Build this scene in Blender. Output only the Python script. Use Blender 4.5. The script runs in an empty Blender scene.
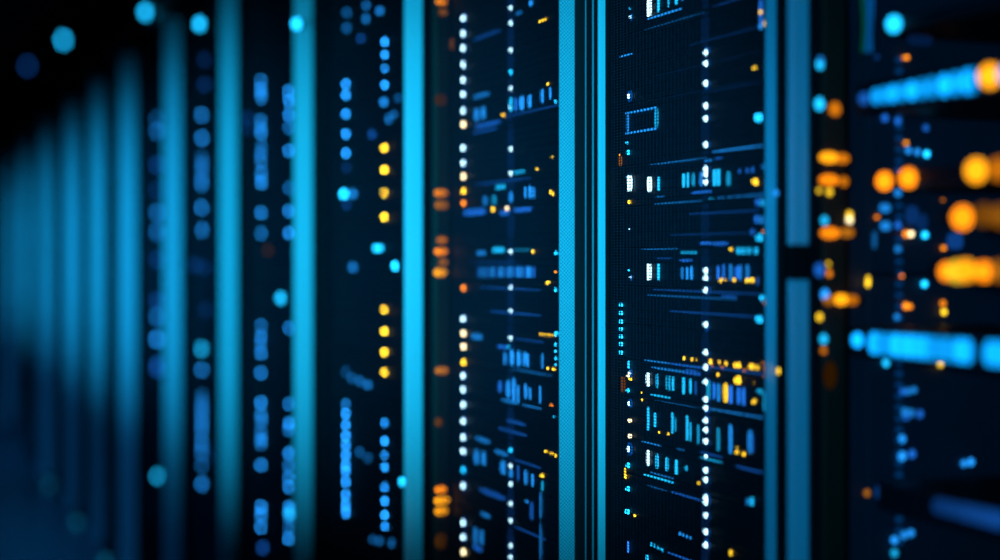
import bpy, bmesh, math, random
from mathutils import Vector, Matrix
random.seed(7)
sc = bpy.context.scene
C = sc.collection
# ------------------------------------------------------------------ camera geometry
F = 1500.0                       # focal length in pixels of the 1000 px frame
VPX, VPY = -120.0, 257.0         # vanishing point of the cabinet row
T = (500.0 - VPX) / F
TH = math.atan(T)
K = F + (500.0 - VPX) * T
CAMZ = 1.27
cT, sT = math.cos(TH), math.sin(TH)
FACE = 0.90                      # the plane of the cabinet doors (distance of the row from the camera path)
UNIT = 0.916                     # the plane of the server fronts behind the doors


def along(x, D):                 # distance down the row of what stands at picture column x on the plane D
    return D * (K / (x - VPX) - T)


def at(x, y, D):
    s = along(x, D)
    return Vector((D, s, CAMZ + (VPY - y) * (s * cT + D * sT) / F))


def at_side(x, y, s):            # same for a cross wall at distance s down the row
    X = x - VPX
    D = X * s / (K - T * X)
    return Vector((D, s, CAMZ + (VPY - y) * (s * cT + D * sT) / F))


# ------------------------------------------------------------------ materials
def new_mat(name):
    m = bpy.data.materials.new(name)
    m.use_nodes = True
    nt = m.node_tree
    nt.nodes.clear()
    out = nt.nodes.new('ShaderNodeOutputMaterial')
    return m, nt, out


def pbr(name, col, rough=0.5, metal=0.0, noise=0.15, scale=30.0, bump=0.0, spec=0.5):
    m, nt, out = new_mat(name)
    b = nt.nodes.new('ShaderNodeBsdfPrincipled')
    b.inputs['Roughness'].default_value = rough
    b.inputs['Metallic'].default_value = metal
    b.inputs['Specular IOR Level'].default_value = spec
    tc = nt.nodes.new('ShaderNodeTexCoord')
    n = nt.nodes.new('ShaderNodeTexNoise')
    n.inputs['Scale'].default_value = scale
    n.inputs['Detail'].default_value = 4
    nt.links.new(tc.outputs['Object'], n.inputs['Vector'])
    mix = nt.nodes.new('ShaderNodeMix')
    mix.data_type = 'RGBA'
    mix.inputs[6].default_value = (*[c * (1 - noise) for c in col], 1)
    mix.inputs[7].default_value = (*[min(1, c * (1 + noise)) for c in col], 1)
    nt.links.new(n.outputs['Fac'], mix.inputs[0])
    nt.links.new(mix.outputs[2], b.inputs['Base Color'])
    if bump:
        bp = nt.nodes.new('ShaderNodeBump')
        bp.inputs['Strength'].default_value = bump
        bp.inputs['Distance'].default_value = 0.002
        nt.links.new(n.outputs['Fac'], bp.inputs['Height'])
        nt.links.new(bp.outputs[0], b.inputs['Normal'])
    nt.links.new(b.outputs[0], out.inputs[0])
    return m


def glow(name, col, strength, sample='AUTO'):
    m, nt, out = new_mat(name)
    e = nt.nodes.new('ShaderNodeEmission')
    e.inputs[0].default_value = (*col, 1)
    e.inputs[1].default_value = strength
    nt.links.new(e.outputs[0], out.inputs[0])
    m.cycles.emission_sampling = sample
    return m


def perforated(name, col, hole, pitch):
    """painted sheet punched with staggered round holes, drawn in object space on the face across the row"""
    m, nt, out = new_mat(name)
    N = nt.nodes.new
    b = N('ShaderNodeBsdfPrincipled')
    b.inputs['Roughness'].default_value = 0.45
    tc = N('ShaderNodeTexCoord')
    mp = N('ShaderNodeMapping')
    mp.inputs['Rotation'].default_value = (0, math.radians(45), 0)
    mp.inputs['Scale'].default_value = (1 / pitch, 0.001, 1 / pitch)
    nt.links.new(tc.outputs['Object'], mp.inputs[0])
    v = N('ShaderNodeTexVoronoi')
    v.inputs['Randomness'].default_value = 0.0
    v.inputs['Scale'].default_value = 1.0
    nt.links.new(mp.outputs[0], v.inputs['Vector'])
    r = N('ShaderNodeMapRange')
    r.inputs[1].default_value = 0.30
    r.inputs[2].default_value = 0.42
    nt.links.new(v.outputs['Distance'], r.inputs[0])
    mix = N('ShaderNodeMix')
    mix.data_type = 'RGBA'
    mix.inputs[6].default_value = (*hole, 1)
    mix.inputs[7].default_value = (*col, 1)
    nt.links.new(r.outputs[0], mix.inputs[0])
    nt.links.new(mix.outputs[2], b.inputs['Base Color'])
    nt.links.new(b.outputs[0], out.inputs[0])
    return m


M = dict(
    black=pbr('black_steel', (0.004, 0.004, 0.007), 0.6, 0.0, 0.3, 25, spec=0.12),
    panel=pbr('server_front', (0.005, 0.005, 0.011), 0.5, 0.0, 0.3, 60, spec=0.12),
    vent=pbr('vent_black', (0.003, 0.003, 0.005), 0.7, spec=0.1),
    mesh=pbr('mesh_steel', (0.024, 0.016, 0.026), 0.55, 0.0, 0.5, 90, spec=0.08),
    fin=pbr('pale_painted_trim', (0.62, 0.72, 0.78), 0.45, 0.0, 0.04, 6),
    finp=perforated('pale_perforated_trim', (0.62, 0.72, 0.78), (0.20, 0.27, 0.33), 0.0037),
    finb=pbr('steel_blue_trim', (0.46, 0.45, 0.66), 0.45, 0.0, 0.05, 6),
    rib=pbr('grey_rib', (0.25, 0.32, 0.36), 0.4),
    brown=pbr('dark_bronze_strip', (0.035, 0.006, 0.003), 0.6, 0.0, 0.3, 14),
    inner=pbr('inner_side_sheet', (0.010, 0.008, 0.026), 0.7, 0.0, 0.35, 12),
    floor=pbr('raised_floor_vinyl', (0.10, 0.13, 0.16), 0.32, 0.0, 0.25, 3),
    wall=pbr('dark_wall_paint', (0.03, 0.035, 0.045), 0.9),
    ceil=pbr('dark_ceiling_paint', (0.02, 0.024, 0.03), 0.9),
    tray=pbr('galvanised_tray', (0.05, 0.06, 0.07), 0.55, 0.3),
    cable_b=pbr('blue_cable', (0.05, 0.22, 0.50), 0.5),
    cable_g=pbr('green_cable', (0.06, 0.16, 0.03), 0.5),
    cable_k=pbr('black_cable', (0.02, 0.02, 0.025), 0.5),
    print=pbr('pale_print', (0.25, 0.5, 0.6), 0.6),
)
# light colours: name -> (words, colour)
LC = dict(Z=('azure blue', (0.003, 0.36, 1.0)), W=('white', (0.50, 0.85, 1.0)), V=('warm white', (1.0, 0.80, 0.45)), B=('blue', (0.015, 0.30, 0.95)),
          C=('cyan', (0.01, 0.48, 0.95)), D=('dim blue', (0.01, 0.13, 0.60)), Y=('yellow', (1.0, 0.60, 0.02)),
          O=('orange', (1.0, 0.25, 0.004)), G=('golden', (1.0, 0.36, 0.006)), A=('amber', (0.85, 0.23, 0.006)), P=('dim amber', (0.5, 0.16, 0.01)))
_g = {}


def led(code, strength):
    k = (code, round(strength, 2))
    if k not in _g:
        _g[k] = glow('%s_light' % LC[code][0].replace(' ', '_'), LC[code][1], strength)
    return _g[k]


HALO = glow('blue_glow_halo', (0.0, 0.18, 0.90), 0.5, 'NONE')


# ------------------------------------------------------------------ mesh helpers
def box(bm, x0, x1, y0, y1, z0, z1, mi=0):
    v = [bm.verts.new((x, y, z)) for x in (x0, x1) for y in (y0, y1) for z in (z0, z1)]
    for f in ((0, 1, 3, 2), (4, 6, 7, 5), (0, 4, 5, 1), (2, 3, 7, 6), (0, 2, 6, 4), (1, 5, 7, 3)):
        fc = bm.faces.new([v[i] for i in f])
        fc.material_index = mi


def mk(name, bm, mats, parent=None, loc=(0, 0, 0), bev=0.0, smooth=False):
    if bev:
        bmesh.ops.bevel(bm, geom=bm.edges[:], offset=bev, segments=2, affect='EDGES', profile=0.6)
    bmesh.ops.recalc_face_normals(bm, faces=bm.faces)
    me = bpy.data.meshes.new(name)
    bm.to_mesh(me)
    bm.free()
    for m in (mats if isinstance(mats, (list, tuple)) else [mats]):
        me.materials.append(m)
    if smooth:
        for p in me.polygons:
            p.use_smooth = True
    o = bpy.data.objects.new(name, me)
    C.objects.link(o)
    o.location = loc
    if parent:
        o.parent = parent
    return o


def tag(o, label=None, cat=None, group=None, kind=None):
    for k, v in (('label', label), ('category', cat), ('group', group), ('kind', kind)):
        if v:
            o[k] = v
    return o


def empty(name, loc):
    o = bpy.data.objects.new(name, None)
    o.empty_display_size = 0.1
    C.objects.link(o)
    o.location = loc
    return o


_mc = {}


def dome_mesh(mat, halo):
    k = (mat.name, halo)
    if k in _mc:
        return _mc[k]
    bm = bmesh.new()
    bmesh.ops.create_uvsphere(bm, u_segments=16, v_segments=10, radius=1.0)
    for f in bm.faces:
        f.smooth = True
    if halo:                    # blue glow around the light, put in as a shallow emissive collar
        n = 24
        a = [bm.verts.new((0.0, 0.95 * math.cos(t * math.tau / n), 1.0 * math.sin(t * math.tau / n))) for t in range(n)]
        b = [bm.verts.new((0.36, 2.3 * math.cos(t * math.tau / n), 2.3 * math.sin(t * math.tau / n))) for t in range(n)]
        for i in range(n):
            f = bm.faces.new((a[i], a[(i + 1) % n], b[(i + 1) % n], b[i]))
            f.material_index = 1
    me = bpy.data.meshes.new('lens')
    bm.to_mesh(me)
    bm.free()
    me.materials.append(mat)
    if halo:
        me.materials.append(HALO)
    _mc[k] = me
    return me


def bar_mesh(mat):
    k = (mat.name, 'bar')
    if k in _mc:
        return _mc[k]
    bm = bmesh.new()
    box(bm, -0.5, 0.5, -0.5, 0.5, -0.5, 0.5)
    bmesh.ops.bevel(bm, geom=bm.edges[:], offset=0.16, segments=2, affect='EDGES')
    me = bpy.data.meshes.new('bar')
    bm.to_mesh(me)
    bm.free()
    me.materials.append(mat)
    _mc[k] = me
    return me


def put(parent, name, me, world, scale, label=None, org=None):
    o = bpy.data.objects.new(name, me)
    C.objects.link(o)
    o.parent = parent
    o.location = Vector(world) - (org if org is not None else parent.location)
    o.scale = scale
    if label:
        o['label'] = label
    return o


def light_dot(parent, p, code, r, st, halo=False):
    return put(parent, 'status_light', dome_mesh(led(code, st), halo), p, (r, r, r), '%s status light' % LC[code][0])


# ------------------------------------------------------------------ the row: where each cabinet ends
# picture columns of the lit trim at each boundary: (left, right) of the far cabinet's trim, then of the near cabinet's
BOUND = [((767, 779), (787, 815)), ((560, 574.5), (597.5, 603.8)), ((405, 422.5), None), ((294.5, 312.5), None),
         ((220, 237.5), None), ((164, 181.5), None), ((119, 136.5), None), ((90, 105), None), ((65, 79), None),
         ((40, 53), None), ((20.5, 31), None), ((4, 13), None), ((-12, -4), None)]


def trim_geo(xl, xr):
    s = along(xr, FACE)
    X = xl - VPX
    D = X * s / (K - T * X)
    return s, FACE - D


ends = []                        # (near end of far cabinet, protrusion, far end of near cabinet, protrusion)
for a, b in BOUND:
    s, p = trim_geo(*a)
    if b:
        s2, p2 = trim_geo(*b)
    else:
        s2, p2 = s - 0.045, 0.0
    ends.append((s, p, s2, p2))
spans = [(0.50, ends[0][2])] + [(ends[i][0], ends[i + 1][2]) for i in range(len(ends) - 1)]   # (near end, far end)
ORD = ['nearest', 'second', 'third', 'fourth', 'fifth', 'sixth', 'seventh', 'eighth', 'ninth', 'tenth', 'eleventh', 'twelfth', 'thirteenth']
LAB = ['nearest black server cabinet, doorless, broad blurred steel-blue edge trim beside the dark latch',
       'black server cabinet with sharp fine mesh door, narrow cyan edge, second from the camera',
       'black mesh-door server cabinet with perforated bright blue edge strip, third from the camera',
       'black server cabinet with four plus four yellow lights behind brightest cyan edge, fourth from camera',
       'black server cabinet with two close blue light columns, fifth from the camera',
       'black server cabinet with one wide blue light column, sixth from the camera',
       'black server cabinet with half-hidden blue light column, seventh from the camera']
H = 2.05
DEPTH = 0.95


def lattice(bm, y0, y1, z0, z1, py, pz, ty, tz, x0, x1):
    n = max(1, int((y1 - y0) / py))
    for i in range(n + 1):
        y = y0 + (y1 - y0) * i / n
        box(bm, x0, x1, y - ty / 2, y + ty / 2, z0, z1)
    n = max(1, int((z1 - z0) / pz))
    for i in range(n + 1):
        z = z0 + (z1 - z0) * i / n
        box(bm, x0 + 0.0001, x1 - 0.0001, y0, y1, z - tz / 2, z + tz / 2)


cabs = []
for i, (n, f) in enumerate(spans):
    root = empty('server_cabinet', (FACE, (n + f) / 2, 0))
    lab = LAB[i] if i < len(LAB) else 'blurred dark server cabinet with soft blue edge, %s from the camera' % ORD[i]
    tag(root, lab, 'server cabinet', 'server cabinets standing in one row')
    org = root.location
    cabs.append(root)
    n_, f_ = n - org.y, f - org.y
    w = 0.018
    bm = bmesh.new()             # frame: side sheets, roof, base, rear
    box(bm, 0.004, DEPTH, n_, n_ + w, 0.0, H)
    box(bm, 0.004, DEPTH, f_ - w, f_, 0.0, H)
    box(bm, 0.004, DEPTH, n_ + w, f_ - w, H - 0.03, H)
    box(bm, 0.004, DEPTH, n_ + w, f_ - w, 0.0, 0.09)
    box(bm, DEPTH - 0.01, DEPTH, n_ + w, f_ - w, 0.09, H - 0.03)
    mk('frame', bm, M['inner'] if i == 0 else M['black'], root)
    for yy in (n_ + w, f_ - w - 0.018):
        bm = bmesh.new()
        rx = 0.60 if i == 0 else 0.08
        box(bm, rx, rx + 0.02, yy, yy + 0.018, 0.09, H - 0.03)
        mk('mounting_rail', bm, M['black'], root)
    # lit trims
    s, p, s2, p2 = (ends[i - 1][0], ends[i - 1][1], None, None) if i > 0 else (None, None, None, None)
    if i > 0:
        bm = bmesh.new()
        box(bm, -p, 0.0, n_, n_ + (0.006 if i > 2 else 0.003), 0.03, H - 0.01)
        t = mk('edge_trim', bm, M['finp'] if i == 2 else (M['finb'] if i == 1 else M['fin']), root, bev=0.0012 if i > 2 else 0)
        t['label'] = 'perforated pale edge trim' if i == 2 else 'pale edge trim'
    s2, p2 = ends[i][2], ends[i][3]
    if p2:
        bm = bmesh.new()
        box(bm, -p2, 0.0, f_ - 0.006, f_, 0.03, H - 0.01)
        t = mk('edge_trim', bm, M['finb'] if i == 0 else M['fin'], root, bev=0.0008)
        t['label'] = 'steel-blue edge trim' if i == 0 else 'narrow pale edge trim'
    # plinth + top rail
    bm = bmesh.new()
    box(bm, -0.012, 0.004, n_ + 0.012, f_ - 0.014, 0.0, 0.085)
    mk('plinth', bm, M['black'], root, bev=0.003)
    if i == 0:
        continue
    # perforated door: stiles, rails and a real lattice
    bm = bmesh.new()
    a, b = n_ + 0.0125, f_ - 0.0125
    st = 0.010
    box(bm, -0.004, 0.004, a, a + st, 0.09, H - 0.01)
    box(bm, -0.004, 0.004, b - st, b, 0.09, H - 0.01)
    box(bm, -0.004, 0.004, a + st, b - st, 0.09, 0.12)
    box(bm, -0.004, 0.004, a + st, b - st, H - 0.05, H - 0.01)
    door = mk('door', bm, M['black'], root)
    bm = bmesh.new()
    fine = i in (1, 2)
    if fine:
        lattice(bm, a + st, b - st, 0.12, H - 0.05, 0.0090, 0.0038, 0.0022, 0.0011, -0.0004, 0.0000)
    else:
        lattice(bm, a + st, b - st, 0.12, H - 0.05, 0.020, 0.020, 0.0024, 0.0024, -0.0004, 0.0000)
    mk('mesh_panel', bm, M['mesh'], door)
    # swing handle on the near stile
    bm = bmesh.new()
    hz = 0.30
    box(bm, -0.012, -0.004, a + 0.001, a + st - 0.001, hz, hz + 0.16)
    box(bm, -0.022, -0.012, a + 0.002, a + st - 0.002, hz + 0.02, hz + 0.14)
    mk('handle', bm, M['black'], door, bev=0.0015)
    for zz in (0.3, 0.62, 1.9):
        bm = bmesh.new()
        bmesh.ops.create_cone(bm, cap_ends=True, segments=12, radius1=0.003, radius2=0.003, depth=0.05)
        mk('hinge', bm, M['black'], door, loc=(-0.004, b - 0.004, zz))

# filler between the second and third cabinets: dark column with two thin raised ribs
g0, g1 = spans[1][1] + 0.0005, spans[2][0] - 0.0005
fl = empty('filler_post', (FACE, (g0 + g1) / 2, 0))
tag(fl, 'narrow black filler post with thin pale ribs between the two sharp mesh-door cabinets', 'post')
bm = bmesh.new()
gy = (g1 - g0) / 2
box(bm, 0.0, 0.10, -gy, gy, 0, H)
mk('post_body', bm, M['black'], fl)
for px in (586, 593.5):
    s = along(px, FACE) - fl.location.y
    bm = bmesh.new()
    box(bm, -0.0010 if px < 590 else -0.0018, 0.0, s - 0.0010, s + 0.0010, 0.02, H - 0.01)
    mk('rib', bm, M['rib'], fl)
g0, g1 = spans[0][1] + 0.0005, spans[1][0] - 0.0005
bm = bmesh.new()
box(bm, FACE + 0.006, FACE + 0.10, g0, g1, 0, H)
tag(mk('filler_post', bm, M['black']), 'blurred narrow black filler post between nearest cabinet and second cabinet', 'post')

# dark latch on the nearest cabinet's trim
lp = at(798, 262, FACE - 0.040)
bm = bmesh.new()
box(bm, -0.012, 0.020, -0.010, 0.006, -0.018, 0.018)
lt = mk('latch', bm, M['vent'], cabs[0], loc=(-0.034, ends[0][2] - 0.013 - cabs[0].location.y, lp.z), bev=0.004)
lt['label'] = 'black door latch'

# ------------------------------------------------------------------ server units
NW = {0: 'no', 1: 'one', 2: 'two', 3: 'three', 4: 'four', 5: 'five', 6: 'six', 7: 'seven', 8: 'eight', 9: 'nine', 10: 'ten', 11: 'eleven', 12: 'twelve'}
NTH = ['top', 'second', 'third', 'fourth', 'fifth', 'sixth', 'seventh', 'eighth', 'ninth', 'tenth', 'eleventh', 'twelfth', 'thirteenth', 'fourteenth',
       'fifteenth', 'sixteenth', 'seventeenth', 'eighteenth', 'nineteenth', 'twentieth', 'twenty-first', 'twenty-second', 'twenty-third', 'twenty-fourth', 'twenty-fifth']


class Bay:
    def __init__(self, ci, zs, y0, y1, word):
        """ci: cabinet index; zs: heights of the seams from the top down; y0..y1: extent along the row"""
        self.units = []
        self.ci, self.word = ci, word
        self.y0, self.y1 = y0, y1
        for k in range(len(zs) - 1):
            zt, zb = zs[k], zs[k + 1]
            h = zt - zb - 0.0022
            root = empty('server_unit', (UNIT, (y0 + y1) / 2, zb))
            hw = (y1 - y0) / 2
            bm = bmesh.new()
            box(bm, 0.004, 0.62, -hw + 0.016, hw - 0.016, 0, h)
            mk('chassis', bm, M['black'], root)
            bm = bmesh.new()
            box(bm, 0.0, 0.004, -hw, hw, 0.0, h)
            fp = mk('front_panel', bm, M['panel'], root, bev=0.0009)
            bm = bmesh.new()     # vent slots: a recessed grille of raised slats
            nsl = max(2, int(h / 0.011))
            for q in range(nsl):
                zz = h * (q + 0.7) / (nsl + 0.4)
                box(bm, -0.0012, 0.0002, -hw * 0.80, hw * 0.80, zz - 0.0012, zz + 0.0008)
            mk('vent_slats', bm, M['vent'], fp)
            for sg in ((-1,) if ci in (1, 2) else (-1, 1)):
                bm = bmesh.new()
                yy = sg * (hw - 0.007)
                zz0, zz1 = h * 0.2, h * 0.8
                box(bm, -0.009, 0.0, yy - 0.0025, yy + 0.0025, zz0, zz0 + 0.004)
                box(bm, -0.009, 0.0, yy - 0.0025, yy + 0.0025, zz1 - 0.004, zz1)
                box(bm, -0.011, -0.008, yy - 0.0025, yy + 0.0025, zz0, zz1)
                mk('handle', bm, M['black'], root)
            self.units.append(dict(root=root, zb=zb, zt=zt, n={}, bars=0, lines=0, h=h))

    def find(self, z):
        for u in self.units:
            if u['zb'] <= z <= u['zt']:
                return u
        return min(self.units, key=lambda u: abs((u['zb'] + u['zt']) / 2 - z))

    def dot(self, x, y, code, r, st, halo=False):
        p = at(x, y, UNIT - r * 0.4)
        u = self.find(p.z)
        w = LC[code][0].replace('dim ', '').replace('warm ', '')
        u['n'][w] = u['n'].get(w, 0) + 1
        light_dot(u['root'], p, code, r, st, halo)

    def bar(self, x, y0, y1, code='C', st=1.6, w=2.4, name='drive_light'):
        a, b = at(x, y0, UNIT - 0.002), at(x, y1, UNIT - 0.002)
        u = self.find((a.z + b.z) / 2)
        u['bars'] += 1
        pxm = (x - VPX) ** 2 / (UNIT * K)
        put(u['root'], name, bar_mesh(led(code, st * 1.7)), (a + b) / 2, (0.0026, max(0.0015, (w - 1.3) / pxm), a.z - b.z), '%s light bar' % LC[code][0])

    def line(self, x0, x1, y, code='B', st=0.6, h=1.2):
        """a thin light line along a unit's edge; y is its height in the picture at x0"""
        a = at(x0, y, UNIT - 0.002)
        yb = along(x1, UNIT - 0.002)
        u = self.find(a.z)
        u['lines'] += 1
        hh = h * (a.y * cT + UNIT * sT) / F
        put(u['root'], 'edge_glow_line', bar_mesh(led(code, st * 1.3)), (a.x, (a.y + yb) / 2, a.z), (0.0016, abs(yb - a.y), hh), 'thin %s edge glow line' % LC[code][0])

    def label(self):
        for k, u in enumerate(self.units):
            c = sorted(u['n'].items(), key=lambda t: -t[1])[:2]
            if c:
                d = ' and '.join('%s %s' % (NW.get(q, 'many'), w) for w, q in c)
                d += ' light' if (len(c) == 1 and c[0][1] == 1) else ' lights'
                d = ('light bars and ' if u['bars'] > 3 and len(c) == 1 else '') + d
            elif u['bars'] > 2:
                d = 'row of blue light bars'
            else:
                d = 'unlit front'
            place = 'topmost' if k == 0 else ('lowest' if k == len(self.units) - 1 else NTH[k] + ' down')
            assert len(('server with %s, %s in %s' % (d, place, self.word)).split()) <= 16, d
            tag(u['root'], 'server with %s, %s in %s' % (d, place, self.word), 'server', 'servers stacked in %s' % self.word)


def seams(ys, x, D=UNIT):
    return [at(x, y, D).z for y in ys]


def regular(ztop, zbot, pitch):
    n = int(round((ztop - zbot) / pitch))
    return [ztop - k * pitch for k in range(n + 1)]


def inside(ci, margin=0.022, far=None):
    n, f = spans[ci]
    return n + margin, (far if far else f - margin)


# --- second cabinet (sharp)
y0, y1 = inside(1)
y1 = spans[1][1] - 0.028
bB = Bay(1, seams([-30, 26, 62, 98, 163, 205, 247, 286, 325, 360, 400, 442, 478, 520, 566, 610], 650), y0, y1, 'second cabinet from camera')
for y in (52.5, 63.5, 83.4, 105.8, 118.6, 144.6, 168.7, 174, 182, 270.5, 278, 290.5, 324.3, 352.4, 367, 382, 399, 408, 420.4, 430, 441, 457, 470, 479.5,
          497.5, 502, 515, 531.5, 545):
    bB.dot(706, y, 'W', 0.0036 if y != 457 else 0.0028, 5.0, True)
for x, y, c, r in ((630, 8.5, 'C', .0016), (630.5, 17, 'W', .0022), (629, 96, 'W', .0034), (627, 143, 'C', .002), (628.5, 152.5, 'C', .0034), (628, 177, 'C', .0026),
                   (629.5, 202, 'Y', .0026), (629.5, 229, 'W', .001), (629, 270, 'C', .0016), (630.5, 277.5, 'W', .0018), (628, 390.5, 'C', .003), (629.5, 403.5, 'W', .0028),
                   (630, 420.5, 'V', .0030), (630, 436, 'V', .003), (629, 449, 'W', .0038), (628.5, 465.5, 'C', .0038), (626, 476.5, 'Y', .0026), (628, 489, 'C', .0036),
                   (627.5, 511.5, 'C', .0038), (634.5, 515.5, 'Y', .002), (630, 373, 'W', .0026), (628, 376, 'V', .0026), (630.5, 379, 'Y', .0024), (619.5, 155, 'A', .002)):
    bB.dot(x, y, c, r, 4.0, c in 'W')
for y in (305, 313, 321.5, 329, 336.6, 344, 352.5):
    bB.bar(621, y - 1.9, y + 1.9, 'C', 2.2, 4.0, 'status_light')
bB.bar(629.5, 175, 191, 'W', 2.6, 5.5)
bB.bar(629, 361, 369, 'C', 1.6, 3)
bB.bar(628, 541, 553, 'D', 2.0, 2)
bB.bar(625, 468, 475, 'Y', 1.0, 2)
bB.bar(620.5, 156, 166, 'A', 0.25, 3.5)
bB.bar(623, 377, 392, 'A', 0.12, 5)
bB.bar(612.5, 338, 346, 'A', 0.3, 2)
bB.line(620, 632, 57.0, 'B', 1.0, 1.6)
# row A (top)
for x, a, b, c, s_, w in ((649, -2, 16, 'W', 2.6, 5.0), (658, -2, 12, 'C', 1.4, 3.2), (668, -6, 7, 'C', 0.9, 2.4), (676, -6, 4, 'C', 1.2, 4.0), (682, -8, 1, 'B', 1, 2.4)):
    bB.bar(x, a, b, c, s_, w)
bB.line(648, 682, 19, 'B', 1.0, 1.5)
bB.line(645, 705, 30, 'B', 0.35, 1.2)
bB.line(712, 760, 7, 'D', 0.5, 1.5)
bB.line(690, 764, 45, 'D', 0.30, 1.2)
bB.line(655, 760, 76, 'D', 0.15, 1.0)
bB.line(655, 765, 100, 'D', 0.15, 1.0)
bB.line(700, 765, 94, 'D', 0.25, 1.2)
# display outline
for q in range(9):
    for yy in (113.5, 133):
        xx = 627 + q * 3.5
        dy = -(VPY - yy) * (xx - 627) / (627 - VPX)
        bB.bar(xx, yy + dy - 1.3, yy + dy + 1.3, 'B', 0.8, 3.2, 'display_segment')
bB.bar(627.5, 113, 133, 'B', 0.7, 3.0, 'display_segment')
bB.bar(656.5, 108, 128, 'C', 0.7, 4.0, 'display_segment')
# row y~180
for x, a, b, c, s_, w in ((649.5, 177, 192, 'W', 2.6, 4.6), (658.8, 177, 191, 'C', 1.3, 2.6), (683.6, 174, 187, 'C', 1.3, 3), (688.4, 173, 187, 'C', 1.3, 3), (693.2, 173, 186, 'C', .9, 3),
                          (701, 172, 186, 'B', 1.0, 3.4), (714.5, 170, 186, 'C', 1.3, 3.4), (718.5, 169, 185, 'C', 1.3, 4), (728.5, 171, 186, 'C', .9, 3.6), (740, 169, 173, 'D', .8, 3), (747, 168, 173, 'D', .8, 3),
                          (753, 167, 173, 'D', .9, 3)):
    bB.bar(x, a, b, c, s_, w)
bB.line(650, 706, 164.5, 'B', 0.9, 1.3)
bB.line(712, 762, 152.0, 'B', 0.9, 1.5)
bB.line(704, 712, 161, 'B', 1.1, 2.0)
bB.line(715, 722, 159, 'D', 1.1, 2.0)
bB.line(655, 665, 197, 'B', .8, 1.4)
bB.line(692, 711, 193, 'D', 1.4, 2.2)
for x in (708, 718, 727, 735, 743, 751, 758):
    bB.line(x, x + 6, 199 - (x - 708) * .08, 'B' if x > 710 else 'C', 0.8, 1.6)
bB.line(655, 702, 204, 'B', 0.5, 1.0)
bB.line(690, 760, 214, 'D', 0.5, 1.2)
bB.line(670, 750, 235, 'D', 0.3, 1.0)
# row y~270
for x, a, b, c, s_, w in ((649, 264, 280, 'W', 2.2, 5), (658.6, 264, 280, 'C', 1.4, 2.8), (682, 267, 279, 'B', .9, 2.6), (687, 267, 279, 'B', .9, 2.4), (692, 266, 280, 'B', 1.1, 3.6),
                          (718, 266, 279, 'D', 1.4, 2.6), (724, 264, 279, 'D', 1.4, 3), (730.5, 264, 280, 'B', .6, 3.4), (738, 266, 279, 'D', 1.6, 6), (741, 264, 280, 'B', .8, 2.6), (747, 265, 279, 'B', .6, 4.5),
                          (758, 277, 285, 'D', .8, 2.5)):
    bB.bar(x, a, b, c, s_, w)
for x in (682, 685.5, 689, 692.5, 696):
    bB.bar(x, 250.5, 254, 'C', 0.7, 3)
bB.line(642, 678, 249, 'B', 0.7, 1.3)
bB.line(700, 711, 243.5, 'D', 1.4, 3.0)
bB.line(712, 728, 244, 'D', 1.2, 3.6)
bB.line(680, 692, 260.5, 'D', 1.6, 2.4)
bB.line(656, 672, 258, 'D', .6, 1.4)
for x in (738, 743.5, 749.3, 755.5):
    bB.bar(x, 247.5, 254, 'C', 1.0, 4.8, 'status_light')
bB.dot(731, 249, 'Y', .0024, 2.2)
for x, y, r in ((721, 280.5, .0026), (725.6, 280.3, .0012), (734, 280.3, .0022), (747, 280.3, .0027), (752.6, 280.3, .0026)):
    bB.dot(x, y, 'Y', r, 3.6)
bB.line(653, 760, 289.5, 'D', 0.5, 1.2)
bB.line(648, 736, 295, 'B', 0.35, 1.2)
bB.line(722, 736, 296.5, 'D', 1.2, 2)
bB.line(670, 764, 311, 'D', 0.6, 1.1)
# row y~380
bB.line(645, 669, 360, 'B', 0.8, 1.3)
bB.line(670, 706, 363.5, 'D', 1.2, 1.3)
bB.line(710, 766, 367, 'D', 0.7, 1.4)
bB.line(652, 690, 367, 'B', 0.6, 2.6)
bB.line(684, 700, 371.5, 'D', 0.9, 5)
for x, a, b, c, s_, w in ((648, 373, 386, 'W', 2.2, 4.8), (657, 374, 388, 'C', 1.2, 2.4), (667, 376, 390, 'C', .9, 2.0), (669.7, 376, 391, 'C', .7, 1.8), (673.3, 377, 391, 'C', 1.1, 2.4),
                          (683.5, 378, 394, 'C', 1.2, 3.2), (690, 379, 394, 'C', 1.3, 3), (696, 381, 395, 'D', .7, 2), (708.5, 380, 399, 'C', .9, 3.4), (713.5, 383, 399, 'D', 1.5, 3.4), (719, 384, 401, 'B', .7, 4.5),
                          (731, 386, 403, 'D', 1.6, 5), (738, 387, 404, 'D', 1.5, 4), (744, 388, 405, 'D', 1.4, 4)):
    bB.bar(x, a, b, c, s_, w)
bB.bar(725.3, 383.5, 402, 'Y', 1.5, 4.6)
for x, y, r in ((684.5, 358.3, .0022), (692.4, 359.2, .0021), (696.8, 359.6, .0017), (710.6, 361.6, .0027), (720, 362.4, .0021), (726, 363.4, .0021), (736, 365, .0027), (739, 365.2, .0027), (750.4, 366.4, .0027),
                (752.5, 366.6, .0027), (758, 367.6, .0024), (717.7, 375, .0020), (738, 380.2, .0046), (754.3, 383, .0014), (754.3, 401.6, .0028)):
    bB.dot(x, y, 'Y', r, 3.6)
for x, y, r in ((763, 363, .0016), (765, 368.5, .0022), (764, 375.5, .0016), (712.5, 366, .0016), (722, 367.5, .0018), (745, 370.5, .0022)):
    bB.dot(x, y, 'A', r, 1.6)
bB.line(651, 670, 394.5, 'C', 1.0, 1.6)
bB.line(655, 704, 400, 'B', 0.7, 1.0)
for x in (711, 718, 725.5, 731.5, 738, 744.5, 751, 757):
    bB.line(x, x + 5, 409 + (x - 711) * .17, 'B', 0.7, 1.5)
bB.line(757, 763, 391, 'C', 1.2, 3.5)
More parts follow.
